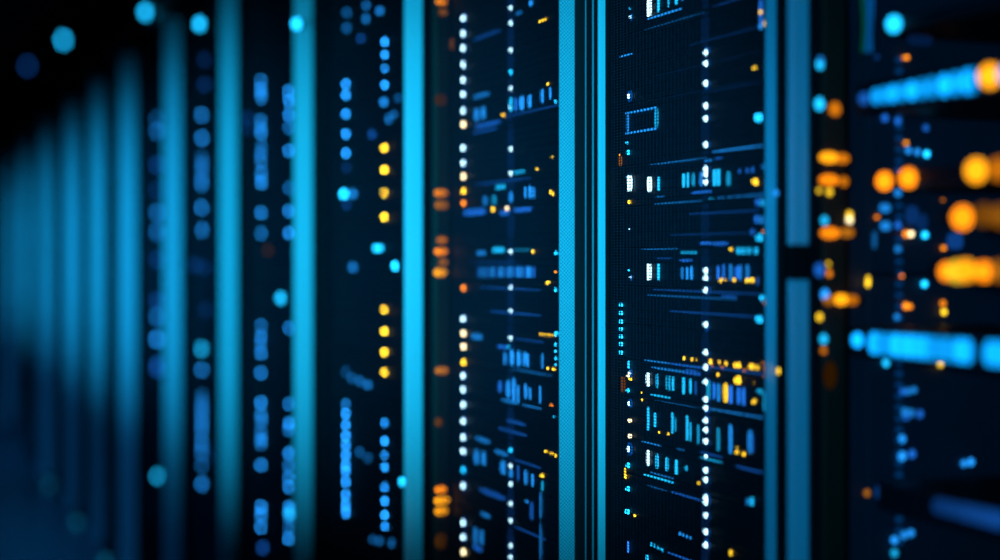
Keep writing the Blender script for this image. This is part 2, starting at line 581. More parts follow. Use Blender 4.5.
bB.bar(765, 393, 411, 'C', 1.0, 3.4)
# row y~420
for x, a, b, c, s_, w in ((648, 407, 430, 'C', 1.1, 3.2), (655, 413, 427, 'C', 1.1, 2.4), (672, 412, 433, 'C', 1.0, 3.2), (675, 418, 432, 'C', .7, 2.2), (687, 416, 440, 'C', 1.0, 2.8), (690, 422, 441, 'C', 1.0, 2.4),
                          (697.7, 425, 444, 'C', .7, 3.0), (718, 428, 451, 'C', .5, 3.6), (730, 425, 453, 'B', .9, 4.4), (750, 430, 453, 'B', .9, 4.6), (753, 436, 452, 'D', .6, 3)):
    bB.bar(x, a, b, c, s_, w)
for x, y, r in ((659.5, 432, .0016), (668, 433.6, .0019), (737, 452, .0024), (744, 454, .0020), (737, 447, .0014), (642, 392.5, .0014), (642.4, 400, .0018)):
    bB.dot(x, y, 'Y', r, 3.6)
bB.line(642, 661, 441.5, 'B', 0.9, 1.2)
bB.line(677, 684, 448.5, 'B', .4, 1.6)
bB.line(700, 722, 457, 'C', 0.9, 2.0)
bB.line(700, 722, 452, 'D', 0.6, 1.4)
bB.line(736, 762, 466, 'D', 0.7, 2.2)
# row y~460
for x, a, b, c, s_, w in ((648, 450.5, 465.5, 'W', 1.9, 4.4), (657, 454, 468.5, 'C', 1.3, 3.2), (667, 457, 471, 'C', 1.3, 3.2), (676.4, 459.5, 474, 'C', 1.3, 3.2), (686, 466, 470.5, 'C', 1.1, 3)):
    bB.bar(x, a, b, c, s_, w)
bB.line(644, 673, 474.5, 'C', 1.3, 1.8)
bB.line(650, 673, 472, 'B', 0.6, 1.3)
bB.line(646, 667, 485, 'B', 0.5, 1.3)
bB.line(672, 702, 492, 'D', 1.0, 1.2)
bB.dot(699, 483, 'Y', .0026, 1.4)
bB.dot(752, 501.5, 'C', .0045, 1.6)
bB.dot(748.5, 501.5, 'B', .0045, .6)
bB.dot(731, 552.5, 'Y', .0036, 2.0)
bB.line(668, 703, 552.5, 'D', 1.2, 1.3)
for x in (680, 683, 686.5, 690):
    bB.bar(x, 532 + (x - 680) * .4, 535 + (x - 680) * .4, 'B', 0.8, 2.6, 'display_segment')
for x in (651, 654, 657.5, 660.5, 663):
    bB.bar(x, 542.5 + (x - 651) * .5, 546 + (x - 651) * .5, 'C', 0.8, 2.6, 'display_segment')
bB.bar(647, 555, 563, 'C', 1.4, 3)
for x, y, c, r, st in ((761.5, 12.5, 'Y', .0032, 1.8), (765, 24, 'Y', .0032, 1.8), (754.4, 68, 'Y', .0026, 1.6), (760.5, 26, 'B', .0034, 1.0), (758.5, 117.5, 'C', .0052, 2.4), (755.3, 181.5, 'Y', .0040, 2.2),
                       (765, 166.5, 'B', .0040, .6), (764.5, 203, 'C', .0046, .9), (759, 202, 'D', .0046, 1), (757, 219, 'D', .0046, 1), (763, 220, 'B', .0050, .6), (753, 232, 'D', .0038, .7), (759.5, 238, 'C', .0044, 1.4),
                       (763, 231.5, 'O', .0016, 1.2), (762.5, 298, 'C', .0030, 2), (759.5, 319, 'C', .0044, 1.8), (765, 302.5, 'A', .002, 1.0)):
    bB.dot(x, y, c, r, st * 1.7)
bB.bar(761, 0, 24, 'D', 1.0, 4)

# --- third cabinet
y0, y1 = inside(2)
y1 = along(453, UNIT)
bA = Bay(2, seams([-25, 24, 80, 124, 178, 208, 240, 283, 322, 366, 403, 437, 484, 522, 570, 615], 500), y0, y1, 'third cabinet from camera')
for y, c in ((18, 'W'), (33.5, 'W'), (48.3, 'W'), (64.6, 'W'), (80.2, 'W'), (94.3, 'W'), (110.7, 'W'), (124.3, 'V'), (148, 'W'), (163, 'W'), (176.6, 'V'), (190.9, 'Y'), (203.5, 'O'), (288, 'O'),
             (318.6, 'W'), (333.5, 'V'), (346.8, 'V'), (362, 'Y'), (375.6, 'W'), (389.4, 'W'), (404.5, 'W'), (421, 'W'), (437, 'W'), (451.3, 'W'), (470, 'C'), (486, 'W'), (522.6, 'W'), (537, 'W'), (552, 'V')):
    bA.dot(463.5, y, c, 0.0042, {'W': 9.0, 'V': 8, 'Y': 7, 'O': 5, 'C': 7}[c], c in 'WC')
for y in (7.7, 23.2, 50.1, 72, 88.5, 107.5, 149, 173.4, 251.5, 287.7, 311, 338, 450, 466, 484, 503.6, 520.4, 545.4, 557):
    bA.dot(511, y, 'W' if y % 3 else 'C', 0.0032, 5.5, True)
bA.dot(508.6, 346.6, 'C', 0.0028, 2.5, True)
for x, y, c, r in ((503.3, 115, 'Y', .0026), (537, 168.5, 'Y', .002), (552, 157.5, 'Y', .0018), (551, 192, 'Y', .0026), (553, 194, 'Y', .002), (493, 209.3, 'Y', .0034), (507, 208.5, 'V', .0034),
                   (533.3, 251.6, 'Y', .0026), (547, 283, 'Y', .0024), (549, 282, 'Y', .002), (539.6, 21.5, 'Y', .0018), (543, 20, 'Y', .0018), (546, 18.8, 'Y', .0018), (547.8, 84, 'Y', .0022),
                   (547.5, 368.2, 'Y', .0022), (554, 369, 'Y', .0024), (546, 451.5, 'Y', .002), (551.5, 453.6, 'Y', .002), (556, 455.5, 'Y', .002), (542, 475.7, 'Y', .0028), (551.6, 405, 'O', .002),
                   (556.5, 253, 'C', .003), (555.8, 290, 'C', .003), (556.5, 334, 'C', .0034), (556, 344.5, 'C', .0022), (556, 351.5, 'C', .002), (556.4, 358.2, 'C', .0024), (556, 364.5, 'C', .0016), (555.5, 101.5, 'C', .002),
                   (527, 501, 'B', .002), (554, 417, 'C', .0014), (555.5, 271.5, 'O', .0016)):
    bA.dot(x, y, c, r, 4.5)
for x in (540, 542, 544, 546, 548, 550, 552, 554):
    bA.bar(x, 333 + (x - 540) * .1, 335.6 + (x - 540) * .1, 'Y', 1.0, 2.0, 'status_light')
for x, a, b, c, s_, w in ((531, 0, 6, 'B', 1.3, 3.6), (476.5, 108, 121, 'B', 1.0, 5), (483, 107, 119, 'B', 1.0, 5), (516, 98, 111, 'D', 1.6, 3.4), (521.7, 96, 110, 'B', 1.6, 4), (529.6, 95, 108, 'B', 1.5, 3.8),
                          (542, 89, 103, 'B', 1.3, 3.2), (550, 88, 99, 'B', 1.2, 2.6), (511, 98, 111, 'C', 1.6, 3.8),
                          (485, 196, 206, 'B', .6, 5), (494, 195, 205, 'C', .5, 5), (511, 192, 202, 'B', 1.2, 4), (525.5, 187, 198, 'B', 1.2, 2.6), (529.5, 185.5, 198, 'B', 1.6, 2.8), (533.6, 187, 198, 'B', 1.3, 2.6),
                          (505, 353, 364, 'B', .9, 4), (512, 350, 365, 'B', 1.5, 4), (518.8, 351, 366, 'B', 1.5, 3.8), (524.5, 352, 366, 'B', 1.5, 3.2), (528, 354, 367, 'B', 1.3, 2.8), (542, 353, 369, 'B', .8, 2.8),
                          (500, 381, 392, 'D', 1.4, 4), (508.6, 381, 398, 'B', 1.2, 5), (514, 378, 402, 'B', 1.4, 3.4), (518, 386, 402, 'B', 1.2, 3), (526, 384, 399, 'B', 1.2, 3.2), (530, 388, 400, 'B', 1.0, 2.6), (540, 386, 403, 'B', 1.0, 2.4),
                          (476.5, 450, 464, 'B', .9, 5), (483.5, 452, 465, 'B', .9, 5), (503, 461, 474, 'B', .9, 6), (511, 470, 477, 'B', 1.1, 4), (518, 466, 480, 'D', .8, 3), (526, 470.5, 484, 'B', 1.0, 3.2), (532.8, 474, 486, 'B', 1.2, 2.8),
                          (542, 481, 491, 'C', .8, 2.4), (541, 492, 519, 'B', .8, 2), (541, 523, 560, 'B', .6, 2), (531.5, 502, 520, 'D', .8, 3), (475.5, 528, 543, 'B', .6, 5), (481.5, 530, 544, 'B', .6, 5)):
    bA.bar(x, a, b, c, s_, w)
for q in range(19):
    x = 478 + q * 3.1
    bA.bar(x, 266.5, 277.5, 'B' if q % 3 else 'D', 0.5 + 0.04 * q, 2.6)
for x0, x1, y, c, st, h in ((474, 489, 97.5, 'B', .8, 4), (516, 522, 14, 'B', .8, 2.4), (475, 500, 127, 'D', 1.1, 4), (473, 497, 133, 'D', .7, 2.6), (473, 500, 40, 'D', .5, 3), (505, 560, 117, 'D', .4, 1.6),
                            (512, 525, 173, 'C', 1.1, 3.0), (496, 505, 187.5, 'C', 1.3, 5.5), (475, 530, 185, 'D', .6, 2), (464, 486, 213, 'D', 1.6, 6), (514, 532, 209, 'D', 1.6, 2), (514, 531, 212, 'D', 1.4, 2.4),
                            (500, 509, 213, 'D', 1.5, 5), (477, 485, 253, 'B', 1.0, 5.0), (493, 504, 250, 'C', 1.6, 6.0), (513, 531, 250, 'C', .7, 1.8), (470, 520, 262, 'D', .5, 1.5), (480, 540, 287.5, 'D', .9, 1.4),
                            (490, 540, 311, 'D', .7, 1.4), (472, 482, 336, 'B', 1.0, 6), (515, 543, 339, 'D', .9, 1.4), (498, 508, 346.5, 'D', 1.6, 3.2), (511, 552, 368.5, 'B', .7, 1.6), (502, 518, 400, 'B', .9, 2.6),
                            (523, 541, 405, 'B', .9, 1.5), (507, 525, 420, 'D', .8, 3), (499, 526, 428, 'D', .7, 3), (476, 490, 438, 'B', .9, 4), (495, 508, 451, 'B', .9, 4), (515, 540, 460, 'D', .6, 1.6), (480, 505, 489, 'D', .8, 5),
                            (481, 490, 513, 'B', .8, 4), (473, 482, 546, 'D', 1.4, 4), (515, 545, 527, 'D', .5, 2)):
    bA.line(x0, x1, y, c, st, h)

# --- fourth cabinet
y0, y1 = inside(3)
bD = Bay(3, regular(at(360, -35, UNIT).z, at(360, 600, UNIT).z, 0.0889), y0, y1, 'fourth cabinet from camera')
for y in (84, 95, 114, 134, 153, 414, 425, 436, 445, 455, 465, 471, 482, 495, 505, 513):
    bD.dot(346.2, y, 'B', .0036, 15)
bD.dot(346.2, 404, 'B', .0036, 6.5)
for y in (42, 55, 68, 85, 423, 441, 455, 467, 487, 501, 515, 527):
    bD.dot(384.6, y, 'B', .0033, 15)
for y in (148, 170, 193, 217, 309, 331, 352, 372):
    bD.dot(384.2, y, 'Y', .0033, 22)
for x, y, c, r, st in ((344, 194, 'C', .0075, 4.5), (353, 194, 'B', .0075, 1.0), (376, 248, 'C', .0058, 2.6), (380, 248, 'C', .0058, 2.6), (395, 266, 'C', .0066, 4.5), (353, 267, 'B', .0075, .9), (402, 482, 'C', .0060, 4.0),
                       (347, 13, 'B', .006, .7), (347, 28, 'B', .006, .6), (366, 5, 'B', .006, .8), (366, 19, 'B', .006, .8), (380, 11, 'B', .006, .9), (361, 38, 'D', .006, .8), (384, 102, 'B', .006, 1.4), (389, 119, 'B', .006, 1.0),
                       (394, 115, 'B', .006, .5), (398, 98, 'B', .005, .4), (372, 134, 'D', .006, 1), (346, 372, 'B', .006, .5), (352, 378, 'B', .006, .6), (360, 381, 'B', .006, .7), (368, 385, 'B', .006, .9), (360, 452, 'B', .006, .5),
                       (368, 458, 'B', .006, .5), (373, 540, 'B', .006, .4), (380, 541, 'B', .006, .4), (392, 543, 'B', .006, .5), (347, 168, 'D', .006, .5), (347, 205, 'D', .006, .5)):
    bD.dot(x, y, c, r * .85, st * 2.6)

# --- fifth cabinet
y0, y1 = inside(4)
bE = Bay(4, regular(at(270, -30, UNIT).z, at(270, 590, UNIT).z, 0.0889), y0, y1, 'fifth cabinet from camera')
for y in (81, 89, 94, 98, 121, 128, 133, 146, 154, 161, 173, 183, 213, 233, 326, 337, 344, 353, 373, 403, 415, 422, 432, 439, 444, 465, 507, 515, 527):
    bE.dot(261.2, y, 'B', .0045, 11 * (.55, 1, .75, 1.2)[int(y) % 4])
for y in (91, 101, 115, 128, 151, 188, 211, 233, 328, 404, 423, 430, 453, 466, 477, 487, 507, 518, 528, 539):
    bE.dot(289, y, 'B', .0044, 11 * (.7, 1.15, .6, 1)[int(y) % 4])
for x, y, c, r, st in ((281, 298, 'C', .010, 2.8), (290, 513, 'C', .010, 1.6), (263, 548, 'D', .009, 1.0), (268, 250, 'P', .008, .12), (248, 118, 'D', .008, .6), (248, 128, 'D', .008, .5)):
    bE.dot(x, y, c, r * .85, st * 2.6)
# --- sixth
y0, y1 = inside(5)
bF = Bay(5, regular(2.0, 0.28, 0.0889), y0, y1, 'sixth cabinet from camera')
for y in (115, 138, 158, 165, 170, 176, 181, 185, 208, 230, 370, 396, 402, 406, 411, 416, 421, 426, 431, 441, 446, 453, 466, 484):
    bF.dot(202, y, 'B', .0058, 11 if y in (115, 138, 208, 230, 370, 484) else (4, 8, 5.5, 9.5)[int(y * 2) % 4])
bF.dot(202, 349, 'C', .0100, 5.5)
for x, y, st in ((196, 265, .5), (205, 268, .3), (206, 310, .3), (210, 455, .2), (205, 85, .4), (205, 60, .3)):
    bF.dot(x, y, 'D', .010, st * 2.4)
# --- seventh
y0, y1 = inside(6)
bG = Bay(6, regular(2.0, 0.28, 0.0889), y0, y1, 'seventh cabinet from camera')
for y, c, st in ((119, 'B', .8), (131, 'B', 1.5), (212, 'B', 1.7), (232, 'B', 1.6), (301, 'D', 1.4), (317, 'B', 1.6), (339, 'B', 3.0), (365, 'D', 1.6), (370, 'D', 1.2), (476, 'C', 2.4), (165, 'D', 1.2), (260, 'D', .9), (190, 'D', .6)):
    bG.dot(157.5, y, c, .0100, st * 2.6)
for b, x, st in ((bA, 511, .16), (bB, 706, .10)):      # dim column glow between the white lights, put in as emissive bars
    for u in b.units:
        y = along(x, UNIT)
        put(u['root'], 'column_glow', bar_mesh(led('D', st)), (UNIT - 0.0004, y, u['zb'] + u['h'] / 2), (0.002, 0.028 if b is bA else 0.018, u['h'] * .96), 'dim blue column glow')
for b in (bA, bB, bD, bE, bF, bG):
    b.label()

# ------------------------------------------------------------------ vertical strips with wide amber reflections put in as emissive ovals (on the cross face inside cabinets)


def amber_strip(ci, s, x0, x1, items, label, grp=None):
    """a bronze vertical strip on the inner side sheet, amber reflections listed as (x, y, half width px, half height px, code, strength)"""
    a, b = at_side(x0, 257, s), at_side(x1, 257, s)
    root = empty('power_strip', ((a.x + b.x) / 2, s, 0.5))
    hw = (b.x - a.x) / 2
    bm = bmesh.new()
    box(bm, -hw, hw, -0.002, 0.014, -0.35, 1.42)
    mk('strip_body', bm, M['brown'], root, bev=0.002)
    for x, y, hx, hy, c, st in items:
        p = at_side(x, y, s - 0.004)
        Z = p.y * cT + p.x * sT
        pm = F * K / F / K  # pixels per metre helper kept at one
        ppm = F / Z
        o = put(root, 'reflection_oval', dome_mesh(led(c, st * (2.3 if ci == 2 else 1.5)), False), p, (hx / ppm, 0.003, hy / ppm), '%s glowing oval' % LC[c][0])
    tag(root, label, 'power strip', grp)


sA = spans[2][1] - 0.019 - 0.014
amber_strip(2, sA, 435, 448.5, [(441.5, 2, 6, 2.6, 'A', 1.0), (443, 12, 4.5, 3.5, 'P', .35), (441, 193, 7, 3.6, 'A', .7), (441.5, 205, 7, 4, 'P', .5), (442, 240, 5.5, 3.2, 'A', .5), (441, 251.5, 7, 3.4, 'O', .9),
                                (443, 262, 5, 3, 'P', .6), (440.5, 272.5, 7, 4.0, 'G', .8), (442, 370.5, 7, 3.6, 'P', .8), (441, 489.5, 6, 3.2, 'O', 1.1), (442, 500.5, 8, 4, 'G', .95),
                                (441.5, 511, 7, 4, 'G', .8), (452, 44, 2, 6, 'P', .2), (439, 422, 4, 4, 'P', .15), (441, 541, 6, 8, 'P', .06), (441, 100, 6, 6, 'P', .06)],
            'bronze strip of wide glowing orange ovals inside third cabinet, beside brightest cyan edge')
sC = spans[0][1] - 0.019 - 0.014
amber_strip(0, sC, 822, 845, [(829, 157.5, 12, 5.5, 'G', 1.1), (842, 158.5, 9, 5, 'A', .6), (829, 180, 12, 5.5, 'O', .9), (844, 181.5, 5, 5, 'A', .5), (830, 233, 12, 5.5, 'O', .9), (847, 232.5, 9, 5, 'P', .6),
                              (835, 109, 7, 7, 'A', .55), (841, 299.5, 9, 5.5, 'G', 1.2), (852, 300, 8, 5, 'A', .45), (829, 300, 7, 5, 'P', .5), (823.5, 350.5, 3, 3, 'A', .6), (830, 375, 8, 14, 'P', .03)],
            'bronze strip of wide glowing orange ovals inside the nearest doorless cabinet')

# ------------------------------------------------------------------ nearest cabinet, inside: board on the far inner side
s = spans[0][1] - 0.019
a, b = at_side(866, 257, s), at_side(1060, 257, s)
wb = empty('wiring_board', ((a.x + b.x) / 2, s - 0.004, 0.45))
hw = (b.x - a.x) / 2
bm = bmesh.new()
box(bm, -hw, hw, 0.0, 0.004, -0.2, 1.45)
mk('board', bm, M['inner'], wb, bev=0.001)
for z in (0.45, 0.8, 1.0, 1.2):
    bm = bmesh.new()
    box(bm, -hw, hw, -0.003, 0.0, z, z + 0.004)
    mk('seam_strip', bm, M['panel'], wb)


def bdot(x, y, c, r, st, sx=1.0, sz=1.0):
    p = at_side(x, y, s - 0.007)
    ppm = F / (p.y * cT + p.x * sT)
    put(wb, 'status_light', dome_mesh(led(c, st * 1.6), False), p, (r * sx / ppm, 0.003, r * sz / ppm), '%s status light' % LC[c][0])


for x, y, c, r, st in ((907, 57.5, 'A', 1.6, 2.0), (903, 58, 'A', 1.2, 1.5), (943, 105, 'A', 3, 1.4), (906, 143, 'P', 2, 2), (908.5, 150.5, 'B', 3, .8), (917.5, 152, 'B', 3, .8), (926.8, 154, 'C', 3.0, 2.2),
                       (925, 235, 'C', 3.0, 2.2), (924.5, 284, 'C', 3.0, 2.2), (911, 234, 'V', 2.6, 2), (906, 234, 'A', 3, 1.4), (943.5, 248, 'A', 2, 1.4), (901.7, 276, 'O', 1, 2), (906, 306, 'A', 3, 1.6), (910, 306.5, 'A', 2, 1.6),
                       (943, 303.5, 'A', 3, .9), (944, 312, 'Y', 2.6, 1.6), (940.5, 364.8, 'Y', 3, 2), (886, 363, 'C', 3.4, 1.2), (897, 317, 'B', 2.6, .7), (898, 193, 'B', 3.6, .6), (898, 225, 'D', 3.2, .9), (898, 249, 'B', 3.2, .5),
                       (898, 121, 'D', 3.2, .9), (899, 110, 'D', 2.4, .8), (898, 170, 'D', 3, .5), (926, 128, 'D', 3, .6), (885, 118, 'D', 3.5, .8), (903, 391.5, 'D', 3, .8), (908, 391.5, 'B', 3, .5), (914, 390, 'B', 3, .5),
                       (902, 439, 'B', 4, .8), (902, 456, 'B', 4.6, .9), (912, 454, 'D', 4, .8), (964, 463.5, 'B', 3.4, .7), (971, 462, 'B', 4, .8), (867, 493, 'P', 3, .6), (904, 535, 'B', 4, .6), (911, 533, 'B', 3.6, .7),
                       (894.5, 540, 'B', 3.6, .9), (894.5, 553, 'C', 3.6, .6), (877, 57, 'D', 2, .2), (945, 218, 'A', 1, .6), (943, 200, 'A', 1, .6), (861, 283, 'Y', 2.0, 1.6), (859.5, 280, 'Y', 1.6, 1.3), (860, 277.5, 'Y', 1.2, 1.2),
                       (859, 285, 'Y', 1.6, 1.5), (877, 217, 'O', 1.4, 1.2), (905, 412, 'B', 4, .5), (911, 413, 'B', 4, .4), (906, 416, 'D', 4, .6), (920, 414, 'D', 4, .6)):
    if x > 866:
        bdot(x, y, c, r, st)
    else:
        bdot(868 if x < 862 else x, y, c, r, st)
for x, y, hx, hy, c, st in ((885, 208, 5.5, 4, 'B', .8), (885.5, 226, 5, 4, 'B', .9), (955, 241, 9, 8, 'D', .35), (912, 215, 7, 9, 'D', .22), (922, 222, 6, 8, 'D', .16), (874.5, 240, 1.5, 8, 'B', .35),
                            (880, 492, 5, 6, 'D', .35), (898, 495, 10, 9, 'D', .5), (920, 40, 14, 5, 'D', .08)):
    p = at_side(x, y, s - 0.006)
    ppm = F / (p.y * cT + p.x * sT)
    put(wb, 'display', bar_mesh(led(c, st)), p, (2 * hx / ppm, 0.004, 2 * hy / ppm), '%s display patch' % LC[c][0])
# ladder of small dim sockets down the board
bm = bmesh.new()
for q in range(44):
    p = at_side(898, 60 + q * 11.2, s - 0.004)
    box(bm, p.x - 0.003 - wb.location.x, p.x + 0.003 - wb.location.x, -0.004, 0, p.z - wb.location.z - 0.0025, p.z - wb.location.z + 0.0025)
t = mk('socket_ladder', bm, glow('socket_glow', (0.0, 0.09, 0.36), 0.35, 'NONE'), wb)
tag(wb, 'dark wiring board dotted with small blue and amber lights inside the nearest doorless cabinet', 'wiring board')


def tube(name, pts, r, mat, parent=None, org=Vector((0, 0, 0))):
    cu = bpy.data.curves.new(name, 'CURVE')
    cu.dimensions = '3D'
    cu.bevel_depth = r
    cu.bevel_resolution = 3
    sp = cu.splines.new('NURBS')
    sp.points.add(len(pts) - 1)
    for q, p in enumerate(pts):
        sp.points[q].co = (*(Vector(p) - org), 1)
    sp.use_endpoint_u = True
    sp.order_u = 3
    dg = None
    o = bpy.data.objects.new(name, cu)
    me = bpy.data.meshes.new_from_object(o)
    bpy.data.objects.remove(o)
    o = bpy.data.objects.new(name, me)
    me.materials.clear()
    me.materials.append(mat)
    C.objects.link(o)
    o.location = org
    if parent:
        o.parent = parent
    return o


for k, (x, m, lab) in enumerate(((863.2, 'cable_g', 'green cable hanging in the nearest cabinet beside the wiring board'),
                                 (868, 'cable_b', 'thick blue cable hanging in the nearest cabinet beside green cable'),
                                 (872, 'cable_b', 'blue cable nearest the wiring board lights in doorless cabinet'))):
    pts = []
    for q in range(9):
        p = at_side(x + 1.2 * math.sin(q * 1.3 + k), -60 + q * 14, s - 0.012)
        pts.append((p.x, p.y, p.z))
    # passes behind to the roof
    pts.insert(0, (pts[0][0], pts[0][1], 1.9))
    tag(tube('cable', pts, 0.0022 if k != 1 else 0.003, M[m]), lab, 'cable', 'cables hanging in the nearest cabinet')

# small lights on the near cabinet's front upright (second cabinet / nearest cabinet boundary)
ls = empty('light_strip', (FACE - 0.004, spans[1][0] - 0.008, 0.7))
bm = bmesh.new()
box(bm, -0.002, 0.010, -0.005, 0.005, 0.0, 1.1)
mk('strip_body', bm, M['black'], ls, bev=0.001)
for x, y, c, r, st in ((785, 111, 'C', .0048, 1.8), (785, 171.5, 'C', .0044, 1.7), (785, 186, 'C', .0042, 1.7), (782.5, 219, 'C', .0026, 1.0), (786.4, 243, 'C', .0056, 2.0), (786.4, 290.5, 'C', .0056, 2.0), (786.5, 482, 'C', .0052, 2.0),
                       (780.5, 371, 'Y', .0044, 2.0), (776, 193, 'B', .003, 1.2)):
    p = at(x, y, FACE - 0.008)
    p.y = ls.location.y
    p.x = FACE - 0.008 - max(0, 0)
    # keep the picture column by sliding out from the face
    X = x - VPX
    D = X * p.y / (K - T * X)
    p.x = D
    p.z = CAMZ + (VPY - y) * (p.y * cT + D * sT) / F
    put(ls, 'status_light', dome_mesh(led(c, st), False), p, (r, r, r), '%s status light' % LC[c][0])
tag(ls, 'slim black light strip with cyan dots between the two steel-blue edges', 'light strip')

# ------------------------------------------------------------------ nearest cabinet: slim front units with big blurred lights
cy0, cy1 = 0.56, spans[0][1] - 0.05


def front_unit(name, yc, h, x_from, label, cat, grp=None):
    """a slim unit across the cabinet front; yc: picture height of its middle at column 960"""
    z = at(960, yc, FACE + 0.006).z
    f = along(x_from, FACE + 0.006)
    root = empty(name, (FACE + 0.006, (cy0 + f) / 2, z - h / 2))
    hw = (f - cy0) / 2
    bm = bmesh.new()
    box(bm, 0, 0.16, -hw, hw, 0, h)
    mk('front_panel', bm, M['panel'], root, bev=0.001)
    for sg in (-1, 1):
        bm = bmesh.new()
        box(bm, 0.010, 0.012, sg * (hw + 0.008) - 0.009, sg * (hw + 0.008) + 0.009, 0.001, h - 0.001)
        mk('mounting_ear', bm, M['black'], root)
    tag(root, label, cat, grp)
    return root


def fdot(root, x, y, c, r, st, sy=1.0, sz=1.0):
    p = at(x, y, FACE + 0.003)
    put(root, 'port_light', dome_mesh(led(c, st), False), p, (r * .9, r * sy, r * sz), '%s port light' % LC[c][0])


u1 = front_unit('patch_panel', 82, 0.030, 858, 'patch panel with slanting row of blurred blue lights, topmost in nearest cabinet', 'patch panel', 'slim units across the nearest cabinet')
for x in (876, 884.5, 893, 902, 912, 922, 932, 944, 955, 967, 973):
    fdot(u1, x, VPY - (VPY - 97) * (x - VPX) / (872 - VPX) + (x - 872) * 0.0, 'Z', .0072, {944: 2.3, 955: 1.6, 967: 2.4, 893: 1.7, 912: 2.0}.get(x, 1.1), .4, 1.1 + (x - 872) * .004)
fdot(u1, 864, 98.5, 'D', .006, .8)
fdot(u1, 990, 76, 'G', .0105, 2.0)
fdot(u1, 1006, 74, 'Z', .008, 1.0)
u2 = front_unit('cable_bar', 173, 0.016, 872, 'slim bar with big blurred orange light pair, below the slanting blue row', 'rack bar', 'slim units across the nearest cabinet')
for x, y, c, r, st in ((884.5, 181, 'O', .0085, 2.4), (908.5, 178, 'O', .0090, 2.4), (976.5, 170.5, 'G', .0108, 1.9), (999, 169, 'A', .010, .7)):
    fdot(u2, x, y, c, r, st)
u3 = front_unit('cable_bar', 217, 0.016, 945, 'slim bar with one big orange light, above the bright yellow cluster', 'rack bar', 'slim units across the nearest cabinet')
for x, y, c, r, st in ((962.8, 217.5, 'O', .0105, 2.2), (984, 215, 'P', .010, .35), (1000, 216, 'P', .010, .5)):
    fdot(u3, x, y, c, r, st)
u4 = front_unit('cable_bar', 271, 0.018, 932, 'slim bar with cluster of overlapping yellow and orange lights, nearest cabinet', 'rack bar', 'slim units across the nearest cabinet')
for x, y, c, r, st in ((947, 271.5, 'O', .0080, 2.2), (957.5, 271.5, 'Y', .0100, 1.2), (966.5, 270.5, 'G', .0100, 1.6), (984, 271.5, 'O', .0085, 2.2), (1000, 271, 'P', .009, .8)):
    fdot(u4, x, y, c, r, st)
u5 = front_unit('patch_panel', 351, 0.030, 850, 'patch panel with bright cyan light bar, below the yellow light cluster', 'patch panel', 'slim units across the nearest cabinet')
fdot(u5, 857.5, 340, 'Z', .0066, 2.2, 1, 1.1)
for x in [874 + q * 7.2 for q in range(14)]:
    fdot(u5, x, VPY + (344 - VPY) * (x - VPX) / (884 - VPX), 'Z', .0074, (2.0, 1.1, 1.7, .9, 1.8)[int(x) % 5], .5, 1.5)
for x in (990, 997, 1004, 1011):
    fdot(u5, x, VPY + (344 - VPY) * (x - VPX) / (884 - VPX), 'Z', .0074, 1.6, .6, 1.5)
u6 = front_unit('patch_panel', 516, 0.026, 880, 'dark patch panel with faint blue lights, lowest in nearest cabinet', 'patch panel', 'slim units across the nearest cabinet')
for x in (940, 951, 963, 972, 981, 990, 998):
    fdot(u6, x, VPY + (505 - VPY) * (x - VPX) / (935 - VPX), 'D', .008, .22 + .004 * (x - 940))
# big cyan disc at the top, small lights on the strip side
u0 = front_unit('cable_bar', 10, 0.012, 885, 'slim bar holding one large cyan light, top of the nearest cabinet', 'rack bar', 'slim units across the nearest cabinet')
fdot(u0, 894, 24, 'C', .0080, 2.6)

mod = empty('sensor_strip', (0.93, spans[0][1] - 0.033, 0.8))
bm = bmesh.new()
sm = spans[0][1] - 0.036
a, b = at_side(817.5, 257, sm), at_side(821, 257, sm)
mod.location = ((a.x + b.x) / 2, sm, 0.8)
box(bm, -(b.x - a.x) / 2, (b.x - a.x) / 2, 0.001, 0.016, -0.1, 0.9)
mk('strip_body', bm, M['black'], mod)
for x, y, c, r, st in ((820, 64.5, 'C', 4.2, 1.6), (820.5, 61, 'B', 4, .7), (819.5, 104, 'C', 5.5, 1.8), (824.5, 220.5, 'C', 3.6, 1.5), (849.5, 219.5, 'V', 3.4, 2.2), (849.5, 215, 'Y', 3, 2.0), (829.5, 192, 'Y', 3, 1.6), (819, 190.5, 'Y', 2.0, 1.5),
                       (828.3, 264, 'Y', 1.6, 1.5), (829.2, 273.5, 'A', 2.6, 1.5), (819.5, 270, 'D', 6, .9), (825, 294.5, 'B', 4.4, 1.8), (819.5, 317, 'Y', 3, 1.8), (823.7, 339, 'C', 4, 1.6), (798.5, 189.5, 'Y', 1.6, 1.5)):
    if x < 812:
        continue
    p = at_side(x, y, sm)
    ppm = F / (p.y * cT + p.x * sT)
    put(mod, 'status_light', dome_mesh(led(c, st), False), p, (r / ppm, 0.003, r * 1.15 / ppm), '%s status light' % LC[c][0])
tag(mod, 'thin sensor strip with small cyan and yellow lights beside the broad steel-blue edge', 'sensor strip')

# ------------------------------------------------------------------ the room
def struct(name, bm, m):
    o = mk(name, bm, m)
    o['kind'] = 'structure'
    return o


def room_box(name, a, m):
    bm = bmesh.new()
    box(bm, *a)
    return struct(name, bm, m)


room_box('floor', (-1.9, 2.6, -2.5, 17, -0.1, 0), M['floor'])
room_box('ceiling', (-1.9, 2.6, -2.5, 17, 2.95, 3.05), M['ceil'])
room_box('wall_right', (2.5, 2.6, -2.5, 17, 0, 2.95), M['wall'])
room_box('wall_left', (-1.9, -1.8, -2.5, 17, 0, 2.95), M['wall'])
room_box('wall_far', (-1.8, 2.5, 16.9, 17, 0, 2.95), M['wall'])
room_box('wall_near', (-1.8, 2.5, -2.5, -2.4, 0, 2.95), M['wall'])

